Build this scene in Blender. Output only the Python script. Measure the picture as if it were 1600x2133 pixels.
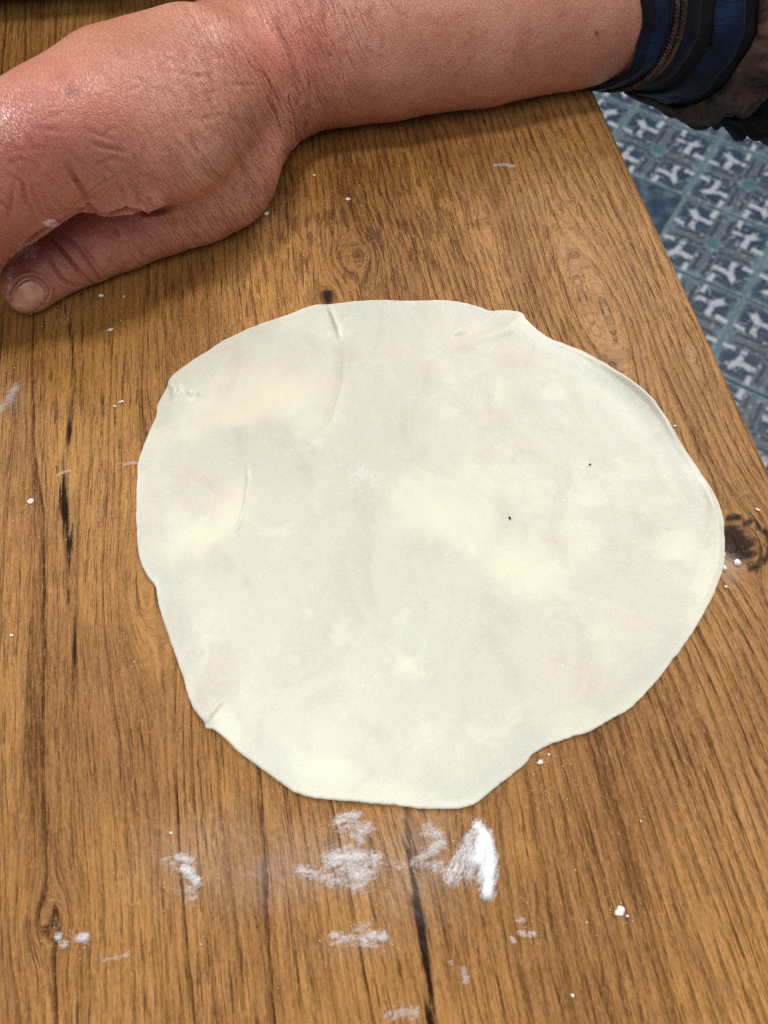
import bpy, bmesh, math, random
import numpy as np
from mathutils import Vector, noise as mnoise
from mathutils.bvhtree import BVHTree

for o in list(bpy.data.objects): bpy.data.objects.remove(o)
scene = bpy.context.scene
C = scene.collection
rng = np.random.default_rng(7)
random.seed(7)

# ------------------------------------------------------------------ camera
H = 0.20; FPX = 1602.0; PITCH = math.radians(63.6)          # height above table, focal length (photo px), look-down angle
cam_d = bpy.data.cameras.new('camera'); cam = bpy.data.objects.new('camera', cam_d); C.objects.link(cam)
cam.location = (0, 0, H); cam.rotation_euler = (math.pi/2 - PITCH, 0, 0)
cam_d.sensor_fit = 'VERTICAL'; cam_d.sensor_height = 36.0; cam_d.lens = 36.0*FPX/2133
cam_d.clip_start = 0.01; cam_d.clip_end = 50
cam_d.dof.use_dof = True; cam_d.dof.focus_distance = 0.235; cam_d.dof.aperture_fstop = 20
scene.camera = cam

# ------------------------------------------------------------------ light
w = bpy.data.worlds.new('World'); scene.world = w; w.use_nodes = True
bg = w.node_tree.nodes['Background']; bg.inputs[0].default_value = (0.86, 0.93, 1.0, 1); bg.inputs[1].default_value = 0.23
def area(name, loc, target, size, power, col):
    l = bpy.data.lights.new(name, 'AREA'); l.shape = 'RECTANGLE'; l.size = size[0]; l.size_y = size[1]; l.energy = power; l.color = col
    o = bpy.data.objects.new(name, l); C.objects.link(o); o.location = loc
    o.rotation_euler = (Vector(target)-Vector(loc)).to_track_quat('-Z', 'Y').to_euler(); return o
area('window_light', (0.70, 1.25, 1.10), (0, 0.15, 0), (0.9, 0.9), 18, (1.0, 0.98, 0.95))
area('side_window', (-1.15, 0.80, 0.55), (-0.06, 0.22, 0.03), (0.45, 0.35), 6, (1.0, 0.97, 0.93))
area('ceiling_lamp', (-0.15, 0.15, 1.10), (-0.09, 0.18, 0.06), (0.13, 0.13), 4.2, (1.0, 0.97, 0.92))
area('room_light', (0.15, -0.7, 1.5), (0, 0.1, 0), (1.2, 0.8), 6.5, (1.0, 0.99, 0.97))
scene.cycles.use_denoising = False; scene.cycles.filter_width = 1.25
scene.cycles.max_bounces = 5; scene.cycles.diffuse_bounces = 3; scene.cycles.glossy_bounces = 2; scene.cycles.transparent_max_bounces = 6
vs = scene.view_settings
vs.view_transform = 'Standard'; vs.look = 'None'; vs.exposure = 0.24; vs.gamma = 1.0; vs.use_curve_mapping = False

# ------------------------------------------------------------------ helpers
_F = np.array([0, math.cos(PITCH), -math.sin(PITCH)]); _U = np.array([0, math.sin(PITCH), math.cos(PITCH)]); _R = np.array([1., 0, 0])
O = np.array([0, 0, H])
def ray(px, py): return _F + _R*((px-800)/FPX) - _U*((py-1066.5)/FPX)
def W(px, py, z=0.0):                                          # where a sight line meets the height z
    d = ray(px, py); return O + d*((z-H)/d[2])
def depth(p): return float(np.dot(np.asarray(p)-O, _F))
def project(P):
    Q = P-O; dz = Q@_F; return 800+FPX*(Q@_R)/dz, 1066.5-FPX*(Q@_U)/dz
def mesh_obj(name, verts, faces, mat, parent=None, smooth=True):
    me = bpy.data.meshes.new(name)
    me.from_pydata([tuple(map(float, v)) for v in verts], [], [tuple(map(int, f)) for f in faces]); me.update()
    if smooth: me.polygons.foreach_set('use_smooth', [True]*len(me.polygons))
    o = bpy.data.objects.new(name, me); C.objects.link(o)
    if mat: me.materials.append(mat)
    if parent: o.parent = parent
    return o
def fast_mesh(name, V, Q):                                     # quads only, numpy arrays
    me = bpy.data.meshes.new(name); n = len(Q); k = Q.shape[1]
    me.vertices.add(len(V)); me.vertices.foreach_set('co', np.ascontiguousarray(V, dtype=np.float32).ravel())
    me.loops.add(n*k); me.loops.foreach_set('vertex_index', np.ascontiguousarray(Q, dtype=np.int32).ravel())
    me.polygons.add(n); me.polygons.foreach_set('loop_start', np.arange(0, n*k, k, dtype=np.int32))
    me.polygons.foreach_set('use_smooth', np.ones(n, dtype=bool))
    me.update(calc_edges=True); me.validate(); return me
def link(name, me, mat, parent=None):
    o = bpy.data.objects.new(name, me); C.objects.link(o)
    if mat and not me.materials: me.materials.append(mat)
    if parent: o.parent = parent
    return o
def empty(name, loc=(0, 0, 0)):
    o = bpy.data.objects.new(name, None); o.location = loc; o.empty_display_size = 0.02; C.objects.link(o); return o
def tag(o, label=None, cat=None, group=None, kind=None):
    if label: o['label'] = label
    if cat: o['category'] = cat
    if group: o['group'] = group
    if kind: o['kind'] = kind
    return o
def attr(me, name, arr):
    arr = np.asarray(arr, dtype=np.float32)
    if arr.ndim == 1:
        a = me.attributes.new(name, 'FLOAT', 'POINT'); a.data.foreach_set('value', arr)
    else:
        a = me.attributes.new(name, 'FLOAT_VECTOR', 'POINT'); a.data.foreach_set('vector', np.ascontiguousarray(arr).ravel())
def sstep(a, b, x):
    t = np.clip((x-a)/(b-a), 0, 1); return t*t*(3-2*t)
def vnoise(x, y, seed=0):                                      # smooth 2-D value noise, -1..1
    xi = np.floor(x).astype(np.int64); yi = np.floor(y).astype(np.int64); fx = x-xi; fy = y-yi
    fx = fx*fx*(3-2*fx); fy = fy*fy*(3-2*fy)
    def h(a, b):
        n = (a*374761393 + b*668265263 + seed*974634777) & 0x7fffffff
        n = ((n ^ (n >> 13))*1274126177) & 0x7fffffff
        return ((n ^ (n >> 16)) & 0xffff)/32767.5-1
    return (h(xi, yi)*(1-fx)+h(xi+1, yi)*fx)*(1-fy)+(h(xi, yi+1)*(1-fx)+h(xi+1, yi+1)*fx)*fy
def fbm(x, y, seed=0, o=4):
    s = 0; a = 1; t = 0
    for i in range(o): s = s+a*vnoise(x*2**i, y*2**i, seed+i); t += a; a *= .5
    return s/t

# ------- node shorthand
class NT:
    def __init__(s, name):
        s.m = bpy.data.materials.new(name); s.m.use_nodes = True; s.t = s.m.node_tree; s.n = s.t.nodes; s.l = s.t.links
        s.bsdf = s.n['Principled BSDF']; s.out = s.n['Material Output']
    def put(s, sock, v):
        if hasattr(v, 'links'): s.l.new(v, sock)
        elif v is not None:
            if sock.type == 'RGBA' and len(v) == 3: v = (*v, 1)
            sock.default_value = v
    def node(s, typ, **kw):
        n = s.n.new(typ)
        for k, v in kw.items(): setattr(n, k, v)
        return n
    def attr(s, name, vec=False):
        n = s.node('ShaderNodeAttribute', attribute_name=name); return n.outputs['Vector' if vec else 'Fac']
    def math(s, op, a, b=None, c=None, clamp=False):
        n = s.node('ShaderNodeMath', operation=op, use_clamp=clamp)
        s.put(n.inputs[0], a); s.put(n.inputs[1], b); s.put(n.inputs[2], c); return n.outputs[0]
    def vmath(s, op, a, b):
        n = s.node('ShaderNodeVectorMath', operation=op); s.put(n.inputs[0], a); s.put(n.inputs[1], b); return n.outputs[0]
    def sep(s, v):
        n = s.node('ShaderNodeSeparateXYZ'); s.put(n.inputs[0], v); return n.outputs
    def comb(s, x, y, z=0.0):
        n = s.node('ShaderNodeCombineXYZ'); s.put(n.inputs[0], x); s.put(n.inputs[1], y); s.put(n.inputs[2], z); return n.outputs[0]
    def noise(s, vec, scale, detail=3, rough=.55, dist=0.0, col=False):
        n = s.node('ShaderNodeTexNoise'); s.put(n.inputs['Vector'], vec); n.inputs['Scale'].default_value = scale
        n.inputs['Detail'].default_value = detail; n.inputs['Roughness'].default_value = rough; n.inputs['Distortion'].default_value = dist
        return n.outputs['Color' if col else 'Fac']
    def voro(s, vec, scale, feature='F1', out='Distance', rnd=1.0):
        n = s.node('ShaderNodeTexVoronoi', feature=feature); s.put(n.inputs['Vector'], vec); n.inputs['Scale'].default_value = scale
        n.inputs['Randomness'].default_value = rnd; return n.outputs[out]
    def ramp(s, fac, a, b, c=0.0, d=1.0, smooth=True):
        n = s.node('ShaderNodeMapRange', interpolation_type='SMOOTHSTEP' if smooth else 'LINEAR')
        s.put(n.inputs[0], fac); s.put(n.inputs[1], a); s.put(n.inputs[2], b); s.put(n.inputs[3], c); s.put(n.inputs[4], d); return n.outputs[0]
    def mix(s, fac, a, b, mode='MIX'):
        n = s.node('ShaderNodeMix', data_type='RGBA', blend_type=mode); s.put(n.inputs[0], fac); s.put(n.inputs[6], a); s.put(n.inputs[7], b); return n.outputs[2]
    def bump(s, h, strength, dist, normal=None):
        n = s.node('ShaderNodeBump'); n.inputs['Strength'].default_value = strength; n.inputs['Distance'].default_value = dist
        s.put(n.inputs['Height'], h)
        if normal is not None: s.put(n.inputs['Normal'], normal)
        return n.outputs[0]
    def obj(s): return s.node('ShaderNodeTexCoord').outputs['Object']
    def set(s, **kw):
        for k, v in kw.items(): s.put(s.bsdf.inputs[k.replace('_', ' ')], v)
        return s.m
def srgb(r, g, b):
    f = lambda c: (c/255/12.92) if c/255 <= .04045 else ((c/255+.055)/1.055)**2.4
    return (f(r), f(g), f(b))

# ================================================================== TABLE
e0 = W(1245, 195); e1 = W(1600, 960)                          # two points of the right edge
gd = (e0-e1)[:2]; gd /= np.linalg.norm(gd)                      # along the edge and the grain (away from the camera)
gn = np.array([gd[1], -gd[0]])                                   # across the grain, to the right
def UV(p): p = np.asarray(p); return (p[..., 0]-e1[0])*gn[0]+(p[..., 1]-e1[1])*gn[1], (p[..., 0]-e1[0])*gd[0]+(p[..., 1]-e1[1])*gd[1]
def uvpx(px, py): u, v = UV(W(px, py)); return float(u), float(v)

def make_wood():
    T = NT('oak_wood'); G = T.attr('gcoord', True); g, v, broad = T.sep(G)
    K = T.attr('marks', True); knot, crk, dust = T.sep(K)
    reg = T.attr('regions', True); ringy, figure, pale = T.sep(reg)
    # growth-ring lines: saw-tooth with irregular spacing
    slow = T.noise(T.comb(T.math('MULTIPLY', g, 22.0), T.math('MULTIPLY', v, 2.5)), 1.0, 2)
    wob = T.noise(T.comb(T.math('MULTIPLY', g, 70.0), T.math('MULTIPLY', v, 14.0)), 1.0, 5, .6)
    ph = T.math('ADD', T.math('MULTIPLY', g, 135.0), T.math('ADD', T.math('MULTIPLY', slow, 7.0), T.math('MULTIPLY', wob, .55)))
    fr = T.math('FRACT', ph)
    cell = T.math('FLOOR', ph)
    wn = T.node('ShaderNodeTexWhiteNoise', noise_dimensions='1D'); T.put(wn.inputs['W'], cell)
    amp = T.ramp(wn.outputs['Value'], 0.0, .8, .35, 1.0, False)
    line = T.math('POWER', T.ramp(fr, .55, .93, smooth=False), 3.4); edge = T.ramp(fr, .955, 1.0, 1.0, 0.0)
    rag = T.noise(T.comb(T.math('MULTIPLY', g, 1500.0), T.math('MULTIPLY', v, 85.0), 4.0), 1.0, 3, .6)
    brk = T.ramp(T.noise(T.comb(T.math('MULTIPLY', g, 300.0), T.math('MULTIPLY', v, 16.0), 4.0), 1.0, 4, .65), .34, .52, .25, 1.0)
    ring = T.math('MULTIPLY', T.math('MULTIPLY', T.math('MULTIPLY', line, edge), amp), T.math('MULTIPLY', brk, T.ramp(rag, .40, .54, .35, 1.0)))
    ring = T.math('MULTIPLY', ring, ringy)
    ph2 = T.math('ADD', T.math('MULTIPLY', g, 370.0), T.math('ADD', T.math('MULTIPLY', slow, 9.0), T.math('MULTIPLY', wob, 1.2)))
    fr2 = T.math('FRACT', ph2); ring2 = T.math('MULTIPLY', T.math('MULTIPLY', T.math('POWER', fr2, 3.0), T.ramp(fr2, .93, 1.0, 1, 0)), T.ramp(rag, .40, .60, .10, 1.0))
    ring2 = T.math('MULTIPLY', ring2, broad)
    core_ = T.math('MULTIPLY', T.math('MULTIPLY', T.math('POWER', fr, 12.0), edge), T.math('MULTIPLY', T.ramp(wn.outputs['Value'], .35, .7), ringy))
    core_ = T.math('MULTIPLY', core_, T.math('MULTIPLY', T.ramp(brk, .1, .7), T.ramp(rag, .38, .52, .3, .9)))
    # pores: short dark strokes along the grain
    vw = T.math('ADD', v, T.math('MULTIPLY', T.noise(T.comb(T.math('MULTIPLY', g, 260.0), 0.0, 2.0), 1.0, 1), .05))
    gw = T.math('ADD', g, T.math('MULTIPLY', T.noise(T.comb(T.math('MULTIPLY', g, 130.0), T.math('MULTIPLY', v, 60.0), 7.0), 1.0, 3), .0012))
    p1 = T.ramp(T.noise(T.comb(T.math('MULTIPLY', gw, 1500.0), T.math('MULTIPLY', vw, 105.0)), 1.0, 2, .6), .55, .62)
    p2 = T.ramp(T.noise(T.comb(T.math('MULTIPLY', gw, 850.0), T.math('MULTIPLY', vw, 70.0), 9.0), 1.0, 3, .62), .565, .625)
    p3 = T.ramp(T.noise(T.comb(T.math('MULTIPLY', gw, 2300.0), T.math('MULTIPLY', vw, 120.0), 5.0), 1.0, 1, .5), .50, .66)
    early = T.ramp(fr2, .15, .85, .45, 1.0)
    clump = T.math('MULTIPLY', early, T.ramp(T.noise(T.comb(T.math('MULTIPLY', g, 85.0), T.math('MULTIPLY', v, 12.0), 3.0), 1.0, 3), .36, .60, .45, 1.0))
    fig = T.ramp(T.noise(T.comb(T.math('MULTIPLY', gw, 420.0), T.math('MULTIPLY', v, 85.0), 11.0), 1.0, 2, .5, .6), .53, .59)
    fig = T.math('MULTIPLY', fig, figure)
    pores = T.math('ADD', T.math('MULTIPLY', p1, .60), T.math('ADD', T.math('MULTIPLY', p2, .62), T.math('MULTIPLY', p3, .34)))
    pores = T.math('MULTIPLY', pores, clump, clamp=True)
    # colour
    big = T.noise(T.comb(T.math('MULTIPLY', g, 60.0), T.math('MULTIPLY', v, 7.0), 1.0), 1.0, 4, .6)
    fib = T.noise(T.comb(T.math('MULTIPLY', g, 1300.0), T.math('MULTIPLY', v, 70.0), 6.0), 1.0, 4, .65)
    lite = T.mix(T.ramp(big, .34, .66), srgb(150, 101, 49), srgb(178, 126, 66))
    lite = T.mix(T.math('MULTIPLY', T.ramp(fib, .46, .66), .50), lite, srgb(198, 148, 84))
    lite = T.mix(T.math('MULTIPLY', pale, .50), lite, srgb(180, 134, 86))
    tone = T.noise(T.comb(T.math('MULTIPLY', g, 26.0), T.math('MULTIPLY', v, 9.0), 15.0), 1.0, 4, .6, .4)
    lite = T.mix(T.math('MULTIPLY', T.ramp(tone, .46, .64), .40), lite, srgb(118, 75, 36))
    lite = T.mix(T.math('MULTIPLY', T.ramp(tone, .46, .30), .45), lite, srgb(196, 142, 70))
    c = T.mix(T.math('MULTIPLY', pores, .80, clamp=True), lite, srgb(62, 34, 15))
    c = T.mix(T.math('MULTIPLY', fig, .70, clamp=True), c, srgb(84, 47, 18))
    c = T.mix(T.math('MULTIPLY', ring, .80, clamp=True), c, srgb(66, 34, 15))
    c = T.mix(T.math('MULTIPLY', ring2, .75, clamp=True), c, srgb(72, 38, 17))
    c = T.mix(T.math('MULTIPLY', core_, .9, clamp=True), c, srgb(34, 18, 10))
    mic = T.noise(T.comb(T.math('MULTIPLY', g, 2000.0), T.math('MULTIPLY', v, 620.0), 21.0), 1.0, 3, .7)
    c = T.mix(T.math('MULTIPLY', T.ramp(mic, .50, .72), .48), c, srgb(86, 50, 23))
    c = T.mix(T.math('MULTIPLY', T.ramp(mic, .48, .28), .34), c, srgb(208, 160, 98))
    kn = T.ramp(T.math('ADD', knot, T.math('MULTIPLY', T.math('SUBTRACT', T.noise(T.comb(T.math('MULTIPLY', g, 500.0), T.math('MULTIPLY', v, 260.0)), 1.0, 4, .65), .5), 1.5)), .30, .90)
    c = T.mix(T.math('MULTIPLY', kn, .93), c, srgb(26, 16, 13))
    ck = T.math('ADD', crk, T.math('MULTIPLY', T.math('SUBTRACT', T.noise(T.comb(T.math('MULTIPLY', g, 1000.0), T.math('MULTIPLY', v, 70.0), 8.0), 1.0, 4, .7), .5), 2.2))
    ckm = T.math('MULTIPLY', T.ramp(ck, .50, .95), T.ramp(crk, .05, .3))
    c = T.mix(T.math('MULTIPLY', T.ramp(ck, .05, .7), T.math('MULTIPLY', T.ramp(crk, .0, .5), .55)), c, srgb(48, 30, 22))
    c = T.mix(T.math('MULTIPLY', ckm, .92), c, srgb(26, 18, 15))
    dn = T.noise(T.comb(T.math('MULTIPLY', T.math('ADD', g, v), 520.0), T.math('MULTIPLY', v, 220.0), 8.0), 1.0, 5, .75)
    dm = T.math('MULTIPLY', T.ramp(T.math('ADD', dust, T.math('MULTIPLY', T.math('SUBTRACT', dn, .5), .6)), .10, 1.0), T.math('MULTIPLY', .50, T.ramp(dust, .02, .15)), clamp=True)
    c = T.mix(dm, c, (.62, .60, .60))
    hgt = T.math('SUBTRACT', T.math('SUBTRACT', T.math('MULTIPLY', fib, .35), T.math('MULTIPLY', mic, .55)), T.math('ADD', T.math('ADD', T.math('MULTIPLY', pores, .9), T.math('MULTIPLY', T.math('ADD', ring, ring2), .9)), T.math('ADD', T.math('MULTIPLY', ckm, 2.0), T.math('MULTIPLY', fig, .6))))
    nb = T.bump(hgt, .8, .0005)
    rg = T.math('ADD', T.ramp(fib, .3, .7, .40, .54, False), T.math('MULTIPLY', T.math('ADD', ckm, kn), .35))
    sp = T.math('MULTIPLY', T.math('SUBTRACT', 1.0, T.math('MULTIPLY', T.math('ADD', ckm, ring), .8, clamp=True)), .28)
    return T.set(Base_Color=c, Roughness=rg, Normal=nb, Specular_IOR_Level=sp)
wood = make_wood()

table = tag(empty('table', (float(e1[0]), float(e1[1]), -0.028)), 'oak wood table with dark grain lines, knots and dustings of flour', 'table')
# --- top sheet in (u,v): u<=0 is the slab, u=0 its right edge; the edge is rolled over and closed below
RB = 0.0035; TH = 0.028
us = np.concatenate([np.arange(-0.52, -RB-1e-6, 0.0015), -RB+RB*np.sin(np.linspace(0, math.pi/2, 7)), [0.0, 0.0]])
zs = np.concatenate([np.zeros(len(us)-9), RB*(np.cos(np.linspace(0, math.pi/2, 7))-1), [-TH/2, -TH]])
arc = np.concatenate([np.arange(-0.52, -RB-1e-6, 0.0015), -RB+RB*np.linspace(0, math.pi/2, 7), [TH/2, TH]])
vv = np.arange(-0.26, 0.42, 0.002)
UU, VV = np.meshgrid(us, vv); ZZ = np.meshgrid(zs, vv)[0]; AA = np.meshgrid(arc, vv)[0]
Vt = np.stack([e1[0]+UU*gn[0]+VV*gd[0], e1[1]+UU*gn[1]+VV*gd[1], ZZ], -1)
nu, nv = len(us), len(vv)
idx = np.arange(nu*nv).reshape(nv, nu)
Qt = np.stack([idx[:-1, :-1], idx[:-1, 1:], idx[1:, 1:], idx[1:, :-1]], -1).reshape(-1, 4)
me = fast_mesh('table_top', Vt.reshape(-1, 3)-np.array([e1[0], e1[1], -0.028]), Qt)
# grain field: bent round the knots, wavy elsewhere
g = AA.copy(); vf = VV.copy()
g += 0.004*fbm(AA*9, VV*4, 3, 2) + 0.0012*fbm(AA*40, VV*11, 5, 2)
knots = [(1540, 1132, .008, 1.3, 1.05), (682, 617, .004, 1.8, 1), (735, 535, .006, 1.6, .3), (105, 1915, .004, 1.5, .45),
         (325, 1215, .008, 2.6, 0), (1010, 470, .003, 2.4, 0.0), (1240, 640, .009, 3.6, 0), (1440, 740, .0025, 2.2, .2), (870, 1500, .01, 2, 0)]
knot = np.zeros_like(g)
for kx, ky, a, s, d in knots:
    ku, kv = uvpx(kx, ky); du = AA-ku; dv = (VV-kv)/s; r2 = du*du+dv*dv
    g -= du*a*a/(r2+a*a*.55)*1.0
    if d: knot = np.maximum(knot, d*1.25*np.exp(-r2/(a*.62)**2))
ku, kv = uvpx(1545, 1130); r = np.hypot(AA-ku, (VV-kv)); knot = np.maximum(knot, .95*np.exp(-((r-.0078)/.0013)**2)*(AA > ku-.001))
# two long cracks in the wood
def crack(pts, width, strength):
    q = np.array([uvpx(x, y) for x, y in pts]); o = np.argsort(q[:, 1]); q = q[o]; wd = np.array(width)[o]; st = np.array(strength)[o]
    cu = np.interp(vv, q[:, 1], q[:, 0]); cw = np.interp(vv, q[:, 1], wd); cs = np.interp(vv, q[:, 1], st, left=0, right=0)
    d = np.abs(AA-cu[:, None])/cw[:, None]; return np.clip(cs[:, None]*(1.25-.45*d), 0, 1.2)
crk = np.maximum(crack([(150, 590), (135, 640), (150, 700), (155, 790), (148, 850), (145, 900), (135, 960), (132, 1050), (143, 1130), (138, 1210), (150, 1290), (155, 1330), (160, 1400), (150, 1480)],
                       [.0003, .0004, .0005, .0004, .0006, .0006, .0005, .0010, .0008, .0005, .0004, .0005, .0005, .0003], [.4, .58, .72, .55, .72, .72, .6, .8, .78, .62, .55, .55, .55, .2]),
                 crack([(838, 1660), (848, 1730), (862, 1830), (880, 1950), (892, 2040), (900, 2133), (908, 2200)], [.0003, .0005, .0006, .0006, .0005, .0005, .0005], [.9, 1, 1.05, 1.05, 1, .95, .9]))
for kx, ky, rr in [(420, 790, .003), (560, 470, .002)]: pass
dust = np.zeros_like(g)
for dx, dy, rx, ry, am in [(640, 1800, .036, .012, .42), (430, 1780, .026, .014, .36), (860, 1800, .022, .018, .40), (150, 640, .012, .01, .25), (760, 1960, .02, .006, .3), (1100, 420, .02, .012, .22), (30, 830, .006, .01, .3), (240, 1995, .008, .002, .12), (1505, 1175, .007, .006, .5), (520, 460, .012, .01, .25)]:
    ku, kv = uvpx(dx, dy); dust = np.maximum(dust, am*np.exp(-((AA-ku)/rx)**2-((VV-kv)/ry)**2))
pxx, pyy = project(np.stack([Vt[..., 0], Vt[..., 1], 0*ZZ], -1).reshape(-1, 3)); pxx = pxx.reshape(g.shape); pyy = pyy.reshape(g.shape)
wn_ = .03*fbm(AA*14, VV*7, 21, 2)
ringy = (.55+.45*sstep(-.11, -.17, AA+wn_))*(1-.65*sstep(.03, .09, VV+wn_)*sstep(-.21, -.17, AA))
bu = .48+.52*sstep(-.13, -.06, AA+wn_)*(1-.5*sstep(.03, .09, VV))+.25*sstep(.1, .15, VV)
fu, fv = uvpx(780, 470); fig = np.exp(-((AA-fu)/.055)**2-((VV-fv)/.05)**2); fu, fv = uvpx(1300, 600); fig = np.maximum(fig, .35*np.exp(-((AA-fu)/.05)**2-((VV-fv)/.06)**2))
pale = sstep(-.10, -.01, AA)*.9
attr(me, 'gcoord', np.stack([g, vf, bu], -1).reshape(-1, 3))
attr(me, 'marks', np.stack([knot, crk, dust], -1).reshape(-1, 3))
attr(me, 'regions', np.stack([ringy, fig, pale], -1).reshape(-1, 3))
link('table_top', me, wood, table)
# underside and core of the slab
core = mesh_obj('table_underside', [(-.52*gn[0]-.26*gd[0], -.52*gn[1]-.26*gd[1], 0), (-.26*gd[0], -.26*gd[1], 0), (.42*gd[0], .42*gd[1], 0), (-.52*gn[0]+.42*gd[0], -.52*gn[1]+.42*gd[1], 0)], [(3, 2, 1, 0)], None, table)
T = NT('chipboard'); core.data.materials.append(T.set(Base_Color=T.mix(T.noise(T.obj(), 300, 4), srgb(120, 92, 62), srgb(160, 128, 90)), Roughness=.8))

# ================================================================== FLOOR
FZ = -0.72
t0 = W(1485, 510, FZ); ta = W(1553, 378+0, FZ)-W(1375, 310, FZ); ang = math.atan2(ta[1], ta[0]); TS = 0.161
def make_tile(dark):
    T = NT('tile_plain' if dark else 'tile_pattern'); ob = T.obj()
    x, y, z = T.sep(ob)
    wx = T.math('ADD', x, T.math('MULTIPLY', T.math('SUBTRACT', T.noise(ob, 60, 2), .5), .012)); wy = T.math('ADD', y, T.math('MULTIPLY', T.math('SUBTRACT', T.noise(T.vmath('ADD', ob, (5, 3, 1)), 60, 2), .5), .012))
    ax = T.math('ABSOLUTE', wx); ay = T.math('ABSOLUTE', wy)
    mn = T.math('MINIMUM', ax, ay); mx = T.math('MAXIMUM', ax, ay)
    wear = T.noise(ob, 45, 5, .65)
    base = T.mix(T.ramp(wear, .35, .7), srgb(74, 96, 110), srgb(122, 138, 148))
    navy = srgb(38, 56, 76); white = srgb(182, 188, 194); grey = srgb(92, 102, 110)
    if dark:
        c = T.mix(T.ramp(T.noise(ob, 30, 4, .6), .40, .72), srgb(26, 46, 74), srgb(92, 112, 122))
    else:
        def box(cx, cy, hx, hy, sx=ax, sy=ay, soft=.002):
            a = T.ramp(T.math('ABSOLUTE', T.math('SUBTRACT', sx, cx)), hx-soft, hx+soft, 1, 0); b = T.ramp(T.math('ABSOLUTE', T.math('SUBTRACT', sy, cy)), hy-soft, hy+soft, 1, 0)
            return T.math('MULTIPLY', a, b)
        def disc(cx, cy, r, sx=ax, sy=ay, soft=.003):
            d = T.math('SQRT', T.math('ADD', T.math('POWER', T.math('SUBTRACT', sx, cx), 2.0), T.math('POWER', T.math('SUBTRACT', sy, cy), 2.0)))
            return T.ramp(d, r-soft, r+soft, 1, 0)
        c = base
        d1 = T.math('MULTIPLY', T.math('SUBTRACT', ax, ay), .7071); s1 = T.math('MULTIPLY', T.math('ADD', ax, ay), .7071)
        # dark field in the quadrants, white three-armed figure on it
        c = T.mix(box(.043, .043, .029, .029, soft=.006), c, navy)
        arm1 = T.math('MULTIPLY', T.ramp(T.math('ABSOLUTE', d1), .004, .008, 1, 0), T.math('MULTIPLY', T.ramp(s1, .056, .061, 0, 1), T.ramp(s1, .090, .096, 1, 0)))
        arm2 = box(.044, .030, .0045, .015); arm3 = box(.030, .044, .015, .0045)
        wm = T.math('MAXIMUM', arm1, T.math('MAXIMUM', arm2, arm3))
        c = T.mix(T.math('MULTIPLY', wm, T.ramp(wear, .25, .55, .55, 1)), c, white)
        c = T.mix(disc(.026, .026, .008), c, srgb(54, 72, 84))
        # striped bars reaching out from the centre
        bar = T.math('MULTIPLY', T.ramp(mn, .016, .019, 1, 0), T.math('MULTIPLY', T.ramp(mx, .012, .016, 0, 1), T.ramp(mx, .066, .070, 1, 0)))
        c = T.mix(bar, c, grey)
        st = T.math('MULTIPLY', bar, T.ramp(T.math('ABSOLUTE', T.math('SUBTRACT', mn, .010)), .002, .004, 1, 0)); c = T.mix(T.math('MULTIPLY', st, .9), c, srgb(38, 50, 62))
        blot = T.ramp(T.noise(ob, 95, 2, .5), .56, .64); c = T.mix(T.math('MULTIPLY', blot, .75), c, navy)
        blot2 = T.ramp(T.noise(T.vmath('ADD', ob, (9, 2, 4)), 110, 2, .5), .60, .67); c = T.mix(T.math('MULTIPLY', blot2, .6), c, white)
        c = T.mix(T.math('MAXIMUM', box(.066, .022, .009, .004), box(.022, .066, .004, .009)), c, white)
        c = T.mix(disc(.062, .062, .007), c, navy)
        c = T.mix(disc(0.0, 0.0, .0085), c, srgb(56, 108, 106))
        rim = T.ramp(mx, .073, .077, 0, 1); c = T.mix(T.math('MULTIPLY', rim, .4), c, srgb(132, 152, 156))
    return T.set(Base_Color=c, Roughness=.45)
floor = empty('floor', (float(t0[0]), float(t0[1]), FZ)); floor.rotation_euler.z = ang; tag(floor, 'blue grey patterned tile floor below the table', None, kind='structure')
T = NT('grout'); grout = T.set(Base_Color=T.mix(T.noise(T.obj(), 80, 3), srgb(98, 122, 126), srgb(128, 150, 150)), Roughness=.8)
fl = mesh_obj('grout', [(-6, -6, -.004), (6, -6, -.004), (6, 6, -.004), (-6, 6, -.004)], [(0, 1, 2, 3)], grout, floor, False)
bm = bmesh.new(); bmesh.ops.create_cube(bm, size=1); bmesh.ops.scale(bm, vec=(TS-.004, TS-.004, .012), verts=bm.verts); bmesh.ops.translate(bm, vec=(0, 0, -.006), verts=bm.verts)
bmesh.ops.bevel(bm, geom=bm.edges[:], offset=.0012, segments=1, affect='EDGES')
tm = bpy.data.meshes.new('tile'); bm.to_mesh(tm); bm.free(); tm2 = tm.copy(); tm.materials.append(make_tile(False)); tm2.materials.append(make_tile(True))
for i in range(-5, 5):
    for j in range(-5, 8):
        dk = (i, j) in ((-1, 0), (2, 2), (-4, -2), (1, -3))
        o = bpy.data.objects.new('tile', tm2 if dk else tm); C.objects.link(o); o.parent = floor; o.location = (i*TS, j*TS, .002*0)
        o.rotation_euler.z = (abs(i*7+j*3) % 4)*math.pi/2

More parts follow.
